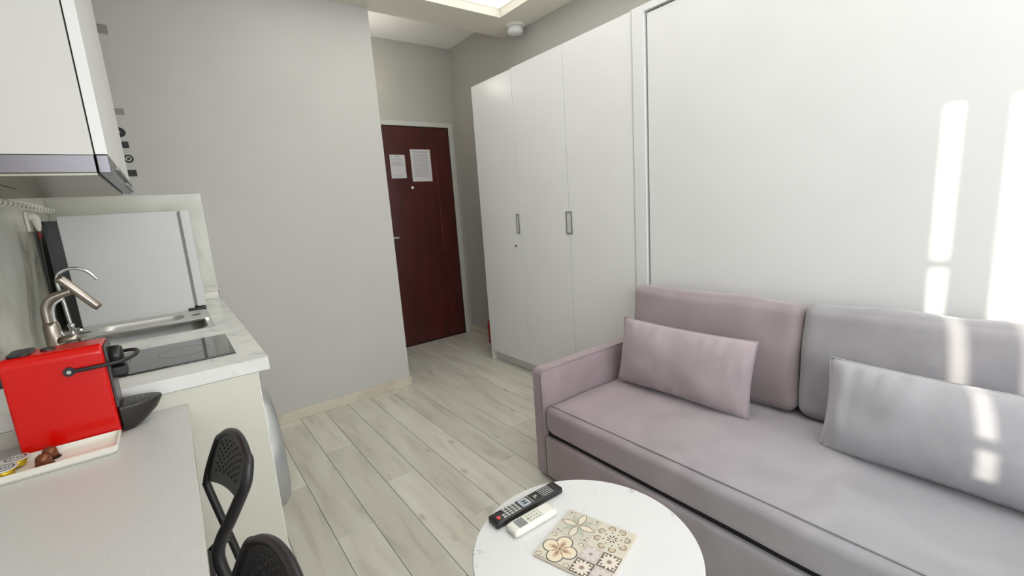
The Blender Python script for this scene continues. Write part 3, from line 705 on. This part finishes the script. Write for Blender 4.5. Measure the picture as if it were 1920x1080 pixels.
# plug at the kitchen wall by the fridge
pg = thing('power_plug', 'white mains plug with a red stripe at the splashback by the fridge back', 'plug', (-.44, 2.70, 1.345))
obj('socket', B((-.4545, -.446, 2.68, 2.75, 1.345, 1.425)), M_offw, pg, bevel=.003)
obj('plug_body', T([(-.446, 2.72, 1.405), (-.43, 2.72, 1.40), (-.426, 2.72, 1.37), (-.426, 2.72, 1.345)], [.016, .016, .011, .005], 14, 4), M_offw, pg, smooth=True)
obj('cord', T([(-.426, 2.72, 1.35), (-.434, 2.725, 1.2), (-.440, 2.73, 1.0), (-.442, 2.735, .912)], .0035, 8, 6), M_black, pg, smooth=True)
obj('red_band', T([(-.426, 2.72, 1.348), (-.428, 2.72, 1.315)], .0052, 10), mat('red brown band', (140, 44, 40), .5), pg, smooth=True)
# taps
tp = thing('kitchen_tap', 'satin nickel kitchen tap with a thick angled spout behind the red coffee machine', 'tap', (-.405, 2.42, .9))
TXx, TYy = -.408, 2.40
obj('base', lathe([(0, 0), (.030, 0), (.030, .006), (.025, .010), (.0245, .085), (.020, .10), (0, .10)], (TXx, TYy, .9005), 32), M_nickel, tp, smooth=True)
obj('neck', T([(TXx-.006, TYy, .99), (TXx-.006, TYy, 1.03), (TXx-.002, TYy, 1.062), (TXx+.016, TYy, 1.088), (TXx+.045, TYy, 1.100), (TXx+.074, TYy, 1.108)], .0145, 18, 6), M_nickel, tp, smooth=True)
obj('spout', T([(TXx+.046, TYy, 1.163), (TXx+.056, TYy, 1.156), (TXx+.138, TYy, 1.040), (TXx+.146, TYy, 1.030)], [.016, .0165, .0155, .0135], 24), M_nickel, tp, smooth=True)
obj('lever', T([(TXx+.015, TYy-.01, .925), (TXx+.070, TYy-.03, .930)], .0165, 20), M_nickel, tp, smooth=True)
obj('side_hose', T([(TXx+.027, TYy-.01, .935), (TXx+.018, TYy, .965), (TXx+.012, TYy, 1.02), (TXx+.022, TYy, 1.065), (TXx+.05, TYy, 1.084)], [.010, .006, .006, .006, .006], 10, 5), M_chrome, tp, smooth=True)
ft = thing('filter_tap', 'thin chrome gooseneck filter tap behind the thicker tap', 'tap', (-.368, 2.52, .9))
fx = -.372
obj('base', lathe([(0, 0), (.016, 0), (.016, .004), (.009, .008), (.009, .05), (.011, .055), (.011, .065), (0, .065)], (fx, 2.52, .9005), 24), M_chrome, ft, smooth=True)
obj('neck', T([(fx, 2.52, .955), (fx-.004, 2.52, 1.05), (fx-.010, 2.52, 1.13), (fx-.004, 2.52, 1.165), (fx+.018, 2.52, 1.183), (fx+.052, 2.52, 1.188), (fx+.085, 2.52, 1.170), (fx+.110, 2.52, 1.133)], .0058, 12, 8), M_chrome, ft, smooth=True)
obj('lever', T([(fx+.008, 2.52, .94), (fx+.020, 2.50, .942), (fx+.034, 2.49, .935)], [.008, .008, .006], 12), M_chrome, ft, smooth=True)

# wall cabinet and hood
wcab = thing('wall_cabinet', 'white wall cabinet over the kitchen run, seen from its side', 'wall cabinet', (-.28, 2.0, 1.513))
CY1 = 2.46
obj('carcass', B((XL+.001, -.116, YN+.001, CY1, 1.513, 2.45)), M_cab, wcab, bevel=.001)
obj('side_cover', B((XL+.001, -.1165, YN-.002, YN+.001, 1.513, 2.45)), M_cab, wcab)
for a, b in ((YN-.001, 2.02), (2.023, CY1)):
    d = obj('door', B((-.113, -.089, a, b, 1.514, 2.45)), M_white, wcab, bevel=.001)
hd = thing('cooker_hood', 'slim stainless steel cooker hood under the white wall cabinet', 'cooker hood', (-.28, 2.0, 1.46))
obj('hood_body', B((XL+.0105, -.117, YN+.001, CY1-.01, 1.470, 1.5125)), M_hoods, hd, bevel=.001)
obj('hood_front', B((-.113, -.089, YN, CY1-.01, 1.468, 1.5125)), M_hoods, hd, bevel=.002)
M_under = mat('hood underside', (168, 164, 150), .35, .6)
obj('underside_plate', B((XL+.03, -.118, YN+.012, CY1-.02, 1.464, 1.4695)), M_under, hd)
bm = bmesh.new()
for i in range(3): box(bm, -.40+i*.03, -.394+i*.03, YN+.10, YN+.40, 1.4625, 1.464)
obj('filter_slots', bm, M_black, hd, kind='stuff')
obj('front_bar', B((-.0885, -.080, 1.75, CY1-.10, 1.492, 1.500)), M_grey, hd); obj('front_bar', B((-.0885, -.080, 2.05, CY1-.03, 1.474, 1.481)), M_grey, hd)
# utensil rail with hooks
rl = thing('hook_rail', 'white plastic hook rail on the splashback under the cooker hood', 'hook rail', (-.44, 2.6, 1.42))
HY0, HY1, HZ = 2.1, 3.02, 1.448
obj('rail', B((-.4545, -.440, HY0, HY1, HZ, HZ+.018)), M_offw, rl, bevel=.003)
n_ = 15
hm = None
for i in range(n_):
    yy = HY0+.03+i*(HY1-HY0-.06)/(n_-1)
    if hm is None:
        bm = T([(0, 0, .006), (.012, 0, .004), (.016, 0, -.012), (.026, 0, -.022), (.036, 0, -.014), (.038, 0, -.002)], .003, 6, 3)
        hm = bpy.data.meshes.new('hook'); bm.to_mesh(hm); bm.free(); hm.materials.append(M_offw)
        for p in hm.polygons: p.use_smooth = True
    o = bpy.data.objects.new('hook', hm); col.objects.link(o); o.parent = rl; o.location = Vector((-.441, yy, HZ))-rl.location
# decal column on the partition wall beyond the cabinet
dc = thing('wall_decal', 'column of small grey and black marks on the grey wall beside the wall cabinet', 'decal', (-.10, YP-.002, 1.6))
M_db = mat('decal black', (22, 22, 22), .5); M_dg = mat('decal grey', (138, 136, 130), .5)
def dsq(z, x0=-.125, x1=-.095, h=.030, m=M_db, sk_=.0): obj('mark', prism([(x0, z-h/2), (x1, z-h/2), (x1, z+h/2), (x0, z+h/2)], YP-.0022, YP-.0002, 'Y'), m, dc)
dsq(2.335, -.125, -.075, .045, M_dg); dsq(1.938, -.125, -.078, .030, M_dg)
obj('mark', prism([(-.125, 1.806)]+[(-.125+.036*math.sin(math.radians(a)), 1.833+.027*-math.cos(math.radians(a))) for a in range(0, 181, 15)]+[(-.125, 1.846), (-.108, 1.834), (-.125, 1.824)], YP-.0022, YP-.0002, 'Y'), M_db, dc)
dsq(1.770, -.118, -.087, .034); dsq(1.625, -.115, -.078, .034)
obj('mark', lathe([(.013, 0), (.021, 0), (.021, .002), (.013, .002)], (-.100, YP-.0022, 1.699), 24, 'Y'), M_db, dc)
obj('mark', lathe([(0, 0), (.007, 0), (.007, .002), (0, .002)], (-.100, YP-.0022, 1.699), 14, 'Y'), M_db, dc)

# ------------------------------------------------------------------ dining table (grey top) and what stands on it
DZ = .815
tb = thing('dining_table', 'narrow grey laminate table along the kitchen wall, against the cream end panel', 'table', (-.25, .9, 0))
obj('table_top', B((XL+.002, -.034, .30, YN-.002, DZ-.025, DZ)), M_greytop, tb, bevel=.0015)
obj('top_edge_band', B((-.034, -.0325, .30, YN-.002, DZ-.024, DZ-.001)), mat('pale edge', (206, 204, 196), .4), tb)
obj('leg', B((XL+.03, XL+.07, .34, .38, 0, DZ-.025)), M_white, tb); obj('leg', B((-.09, -.05, .34, .38, 0, DZ-.025)), M_white, tb)
obj('leg', B((XL+.03, XL+.07, 1.49, 1.53, 0, DZ-.025)), M_white, tb); obj('leg', B((-.10, -.06, 1.49, 1.53, 0, DZ-.025)), M_white, tb)
# coffee machine
MY0, MY1 = 1.452, 1.568
cm = thing('coffee_machine', 'bright red capsule coffee machine with black lever and cup tray on the grey table', 'coffee machine', (-.26, 1.51, DZ))
bx0, bx1, bz0, bz1 = -.347, -.172, DZ+.004, 1.052
rr_ = .022
bm = prism([(MY0, bz0), (MY1, bz0), (MY1, bz1-rr_)]+[(MY1-rr_+rr_*math.cos(a), bz1-rr_+rr_*math.sin(a)) for a in q(15, 30, 45, 60, 75, 90)]+[(MY0+rr_-rr_*math.sin(a), bz1-rr_+rr_*math.cos(a)) for a in q(0, 15, 30, 45, 60, 75, 90)], bx0, bx1, 'X')
obj('body', bm, M_red, cm, bevel=.006, seg=3)
obj('front_plate', B((bx1, bx1+.006, MY0+.012, MY1-.012, DZ+.07, 1.045)), mat('dark grey plate', (70, 68, 68), .3), cm, bevel=.002)
obj('base_foot', B((bx0+.01, bx1-.01, MY0+.01, MY1-.01, DZ+.0005, DZ+.004)), M_black, cm)
obj('brew_head', lathe([(0, 0), (.027, 0), (.0265, .022), (.022, .028), (0, .029)], (bx1+.003, 1.505, 1.008), 32, 'X'), M_black, cm, smooth=True)
obj('spout', prism(rrect(MY0+.034, MY1-.038, .955, .984, .008), bx1+.004, bx1+.034, 'X'), M_black, cm, bevel=.003)
lv = [(-.236, MY0-.006, 1.002), (-.20, MY0-.008, 1.002), (bx1+.01, MY0-.007, 1.003), (bx1+.035, MY0+.000, 1.004), (bx1+.053, MY0+.02, 1.006), (bx1+.060, 1.51, 1.008), (bx1+.053, MY1-.02, 1.006), (bx1+.035, MY1+.000, 1.004), (bx1+.01, MY1+.003, 1.003), (-.236, MY1+.003, 1.002)]
le = obj('lever', T(lv, .0048, 10, 5), M_black, cm, smooth=True)
obj('pivot', lathe([(0, 0), (.0105, 0), (.0105, .008), (0, .008)], (-.236, MY0-.009, 1.002), 20, 'Y'), M_black, le)
obj('pivot_pin', lathe([(0, 0), (.0045, 0), (.0045, .002), (0, .002)], (-.236, MY0-.011, 1.002), 14, 'Y'), M_chrome, le)
# boat-shaped cup tray
bm = bmesh.new(); rings = []
for hh, sc2, ext in ((.817, .80, .028), (.828, .86, .046), (.852, .95, .072), (.876, 1, .086), (.882, .97, .085)):
    P = []
    hw = (MY1-MY0)/2*.80*sc2
    for k in range(15):
        a = math.radians(-90+180*k/14); P.append(bm.verts.new((bx1+.004+ext*math.cos(a)**.9 if abs(a) < 1.57 else bx1+.004, 1.51+hw*math.sin(a), hh)))
    rings.append(P)
for a, b in zip(rings, rings[1:]):
    for i in range(14): bm.faces.new((a[i], a[i+1], b[i+1], b[i]))
    bm.faces.new((a[0], b[0], b[-1], a[-1]))
bm.faces.new(rings[0][::-1]); bm.faces.new(rings[-1]); bmesh.ops.recalc_face_normals(bm, faces=bm.faces)
dtt = obj('cup_tray', bm, mat('dark brown plastic', (40, 36, 33), .35), cm, smooth=False, bevel=.001)
bm = bmesh.new()
for i in range(5): box(bm, bx1+.012+i*.012, bx1+.017+i*.012, 1.51-.030+i*.004, 1.51+.030-i*.004, .8822, .8834)
obj('tray_grid', bm, mat('grid grey', (84, 80, 76), .4), dtt)
obj('rear_socket', B((bx0-.016, bx0-.001, MY0+.03, MY1-.03, .985, 1.025)), M_black, cm, bevel=.004)
obj('top_lid', prism(rrect(bx0+.010, bx0+.050, MY0+.02, MY1-.02, .012), bz1-.001, bz1+.006), M_black, cm, bevel=.002)
obj('brew_button', lathe([(0, 0), (.014, 0), (.013, .004), (0, .005)], (bx0+.075, 1.51, bz1), 24), M_black, cm)
obj('power_cord', T([(bx0-.014, 1.51, .99), (bx0-.05, 1.51, .97), (bx0-.09, 1.52, .90), (bx0-.10, 1.53, .83), (bx0-.10, 1.56, .822)], .0035, 8, 6), M_black, cm, smooth=True)
# tray in front
ty0, ty1, tx0, tx1 = 1.336, 1.447, -.455, -.170
tr = thing('serving_tray', 'narrow white ceramic tray in front of the red coffee machine', 'tray', ((tx0+tx1)/2, (ty0+ty1)/2, DZ))
M_cer = mat('cream ceramic', (232, 228, 218), .25, coat=.3)
bm = bmesh.new()
ring = lambda d, z: [bm.verts.new((a, b, z)) for a, b in rrect(tx0+d, tx1-d, ty0+d, ty1-d, .008, 4)]
Rg = [ring(.006, DZ+.0005), ring(.002, DZ+.006), ring(0, DZ+.018), ring(.004, DZ+.019), ring(.007, DZ+.007), ring(.012, DZ+.005)]
for a, b in zip(Rg, Rg[1:]):
    for i in range(len(a)): bm.faces.new((a[i], a[(i+1) % len(a)], b[(i+1) % len(a)], b[i]))
bm.faces.new(Rg[0][::-1]); bm.faces.new(Rg[-1]); bmesh.ops.recalc_face_normals(bm, faces=bm.faces)
obj('tray_body', bm, M_cer, tr, smooth=False)
# capsules
M_cbr = mat('bronze capsule foil', (120, 72, 48), .35, .6); M_cgo = mat('gold capsule foil', (206, 176, 40), .35, .6)
def capsule_up(x, y, label):      # standing on its rim, dome up
    t = thing('coffee_capsule', label, 'coffee capsule', (x, y, DZ+.005), 'bronze coffee capsules on the tray')
    obj('rim', lathe([(0, 0), (.0175, 0), (.0175, .0012), (0, .0012)], (x, y, DZ+.0055), 28), mat('dark capsule rim', (60, 50, 62), .4, .5), t)
    obj('cup', lathe([(0, 0), (.0152, 0), (.0125, .018), (.0115, .021), (.006, .0255), (.004, .0262), (0, .0265)], (x, y, DZ+.0067), 28), M_cbr, t, smooth=True)
capsule_up(-.2985, 1.374, 'bronze coffee capsule on the tray, nearer to the gold capsules')
capsule_up(-.2935, 1.411, 'bronze coffee capsule on the tray, touching the red machine side')
def capsule_lid(x, y, dz, label, lm):  # lying lid up, gold cup beneath
    t = thing('coffee_capsule', label, 'coffee capsule', (x, y, DZ+.005+dz), 'gold coffee capsules on the tray')
    z = DZ+.0055+dz
    obj('cup', lathe([(0, 0), (.008, 0), (.0135, .003), (.0155, .006), (.0185, .020), (0, .020)], (x, y, z), 28), M_cgo, t, smooth=True)
    obj('lid', lathe([(0, .020), (.0225, .020), (.0225, .0215), (.021, .0222), (0, .0222)], (x, y, z), 32), lm, t)
    obj('lid_ring', lathe([(.0150, .0223), (.0175, .0223), (.0175, .0225), (.0150, .0225)], (x, y, z), 32), mat('navy print', (34, 36, 60), .4), t)
    bm = bmesh.new()
    for i, a in enumerate((-.009, -.004, .002, .007)): box(bm, x+a, x+a+.0028, y-.004+(i % 2)*.002, y+.004, z+.0223, z+.0225)
    obj('lid_marks', bm, mat('navy print', (34, 36, 60), .4), t)
capsule_lid(-.357, 1.367, 0, 'gold coffee capsule with printed pale lid, nearer of the two at the tray front', mat('pale lid', (214, 216, 214), .3, .3))
capsule_lid(-.347, 1.413, 0, 'gold coffee capsule with printed pale lid, behind the nearer one', mat('pale lid', (214, 216, 214), .3, .3))

# ------------------------------------------------------------------ folding chairs
FARB, FART, NEARB, NEART = (-.020, 1.368, .660), (.009, 1.362, .752), (.032, 1.075, .725), (.058, 1.062, .806)
def BF(u, v):  # u,v in 0..1 across and up the panel
    P00, P10, P01, P11 = Vector(FARB), Vector(NEARB), Vector(FART), Vector(NEART)
    b = P00.lerp(P10, u); t = P01.lerp(P11, u); d = t-b; w_ = math.sin(math.pi*min(1, max(0, u)))
    p = b+d*(v+.10*(1-v)*w_ + v*.62*w_**.75*(1-.35*(u-.3)))
    p.x += .004*w_
    return p
def backrest():
    """perforated plastic back; u runs along -Y (towards the camera), v upwards"""
    NU, NV = 18, 14; bm = bmesh.new(); cache = {}
    F = BF
    def V(u, v):
        k = (round(u, 5), round(v, 5))
        if k not in cache: cache[k] = bm.verts.new(F(u, v))
        return cache[k]
    for i in range(NU):
        for j in range(NV):
            u0, u1, v0, v1 = i/NU, (i+1)/NU, j/NV, (j+1)/NV; um, vm = (u0+u1)/2, (v0+v1)/2
            o8 = [V(u0, v0), V(um, v0), V(u1, v0), V(u1, vm), V(u1, v1), V(um, v1), V(u0, v1), V(u0, vm)]
            hole = 3 <= i < NU-3 and 2 < j < NV-2 and (i+j) % 2 == 0
            if not hole: bm.faces.new(o8); continue
            a, b = .42/NU, .46/NV
            i8 = [bm.verts.new(F(um+a*math.cos(t), vm+b*math.sin(t))) for t in q(225, 270, 315, 0, 45, 90, 135, 180)]
            for k in range(8): bm.faces.new((o8[k], o8[(k+1) % 8], i8[(k+1) % 8], i8[k]))
    return bm
def chair(dx, dy, label, z=0):
    t = thing('folding_chair', label, 'chair', (-.05, 1.18, 0), 'black perforated chairs at the grey table')
    bk = obj('backrest', backrest(), M_chair, t, smooth=True)
    md = bk.modifiers.new('s', 'SOLIDIFY'); md.thickness = .006; md.offset = 0
    near = [(.058, 1.066, .812), (.0565, 1.060, .795), (.048, 1.062, .775), (.031, 1.07, .739), (.008, 1.08, .694), (-.014, 1.088, .655), (-.0245, 1.09, .620), (-.021, 1.082, .578), (-.004, 1.07, .50), (.02, 1.05, .25), (.03, 1.04, .012)]
    far = [(.005, 1.362, .745), (-.008, 1.370, .704), (-.0225, 1.370, .660), (-.021, 1.366, .628), (.016, 1.33, .409), (.035, 1.31, .22), (.05, 1.29, .012)]
    top = [tuple(BF(u_, 1.0)) for u_ in (.96, .88, .78, .66, .54, .42, .30, .20, .12, .05)]
    lo = near[2:]; hi_ = far[1:]
    path = lo[::-1]+top+hi_
    rad = [.0125]*(len(lo)-1)+[.0115, .010]+[.0085]*(len(top)-2)+[.009]+[.0095]*(len(hi_))
    obj('back_frame', T(path, rad, 12, 6), M_chair, t, smooth=True)
    bm = prism(rrect(-.40, -.040, 1.03, 1.36, .04), .470, .488); obj('seat', bm, M_chair, t, bevel=.004)
    obj('seat_hinge', T([(-.05, 1.345, .478), (-.02, 1.345, .50), (.004, 1.335, .49)], .007, 8), M_chair, t, smooth=True)
    obj('seat_hinge', T([(-.05, 1.065, .478), (-.02, 1.068, .50), (-.002, 1.068, .50)], .007, 8), M_chair, t, smooth=True)
    for yy in (1.05, 1.33): obj('leg', T([(-.06, yy, .465), (-.20, yy, .30), (-.38, yy, .012)], .0105, 10), M_chair, t, smooth=True)
    obj('floor_bar', T([(-.38, 1.05, .014), (-.38, 1.33, .014)], .010, 10), M_chair, t, smooth=True)
    obj('floor_bar', T([(.03, 1.04, .014), (.05, 1.29, .014)], .010, 10), M_chair, t, smooth=True)
    return t
c1 = chair(0, 0, 'black perforated folding chair nearest to the cream end panel, tucked at the grey table')
def copy_tree(o, parent=None):
    c = o.copy(); col.objects.link(c)
    if parent is not None: c.parent = parent
    for ch in [x for x in bpy.data.objects if x.parent == o and x != c]: copy_tree(ch, c)
    return c
c2 = copy_tree(c1); c2.location = c1.location+Vector((.006, -.500, 0))
c2['label'] = 'black perforated folding chair nearest the camera, only its top showing at the bottom edge'
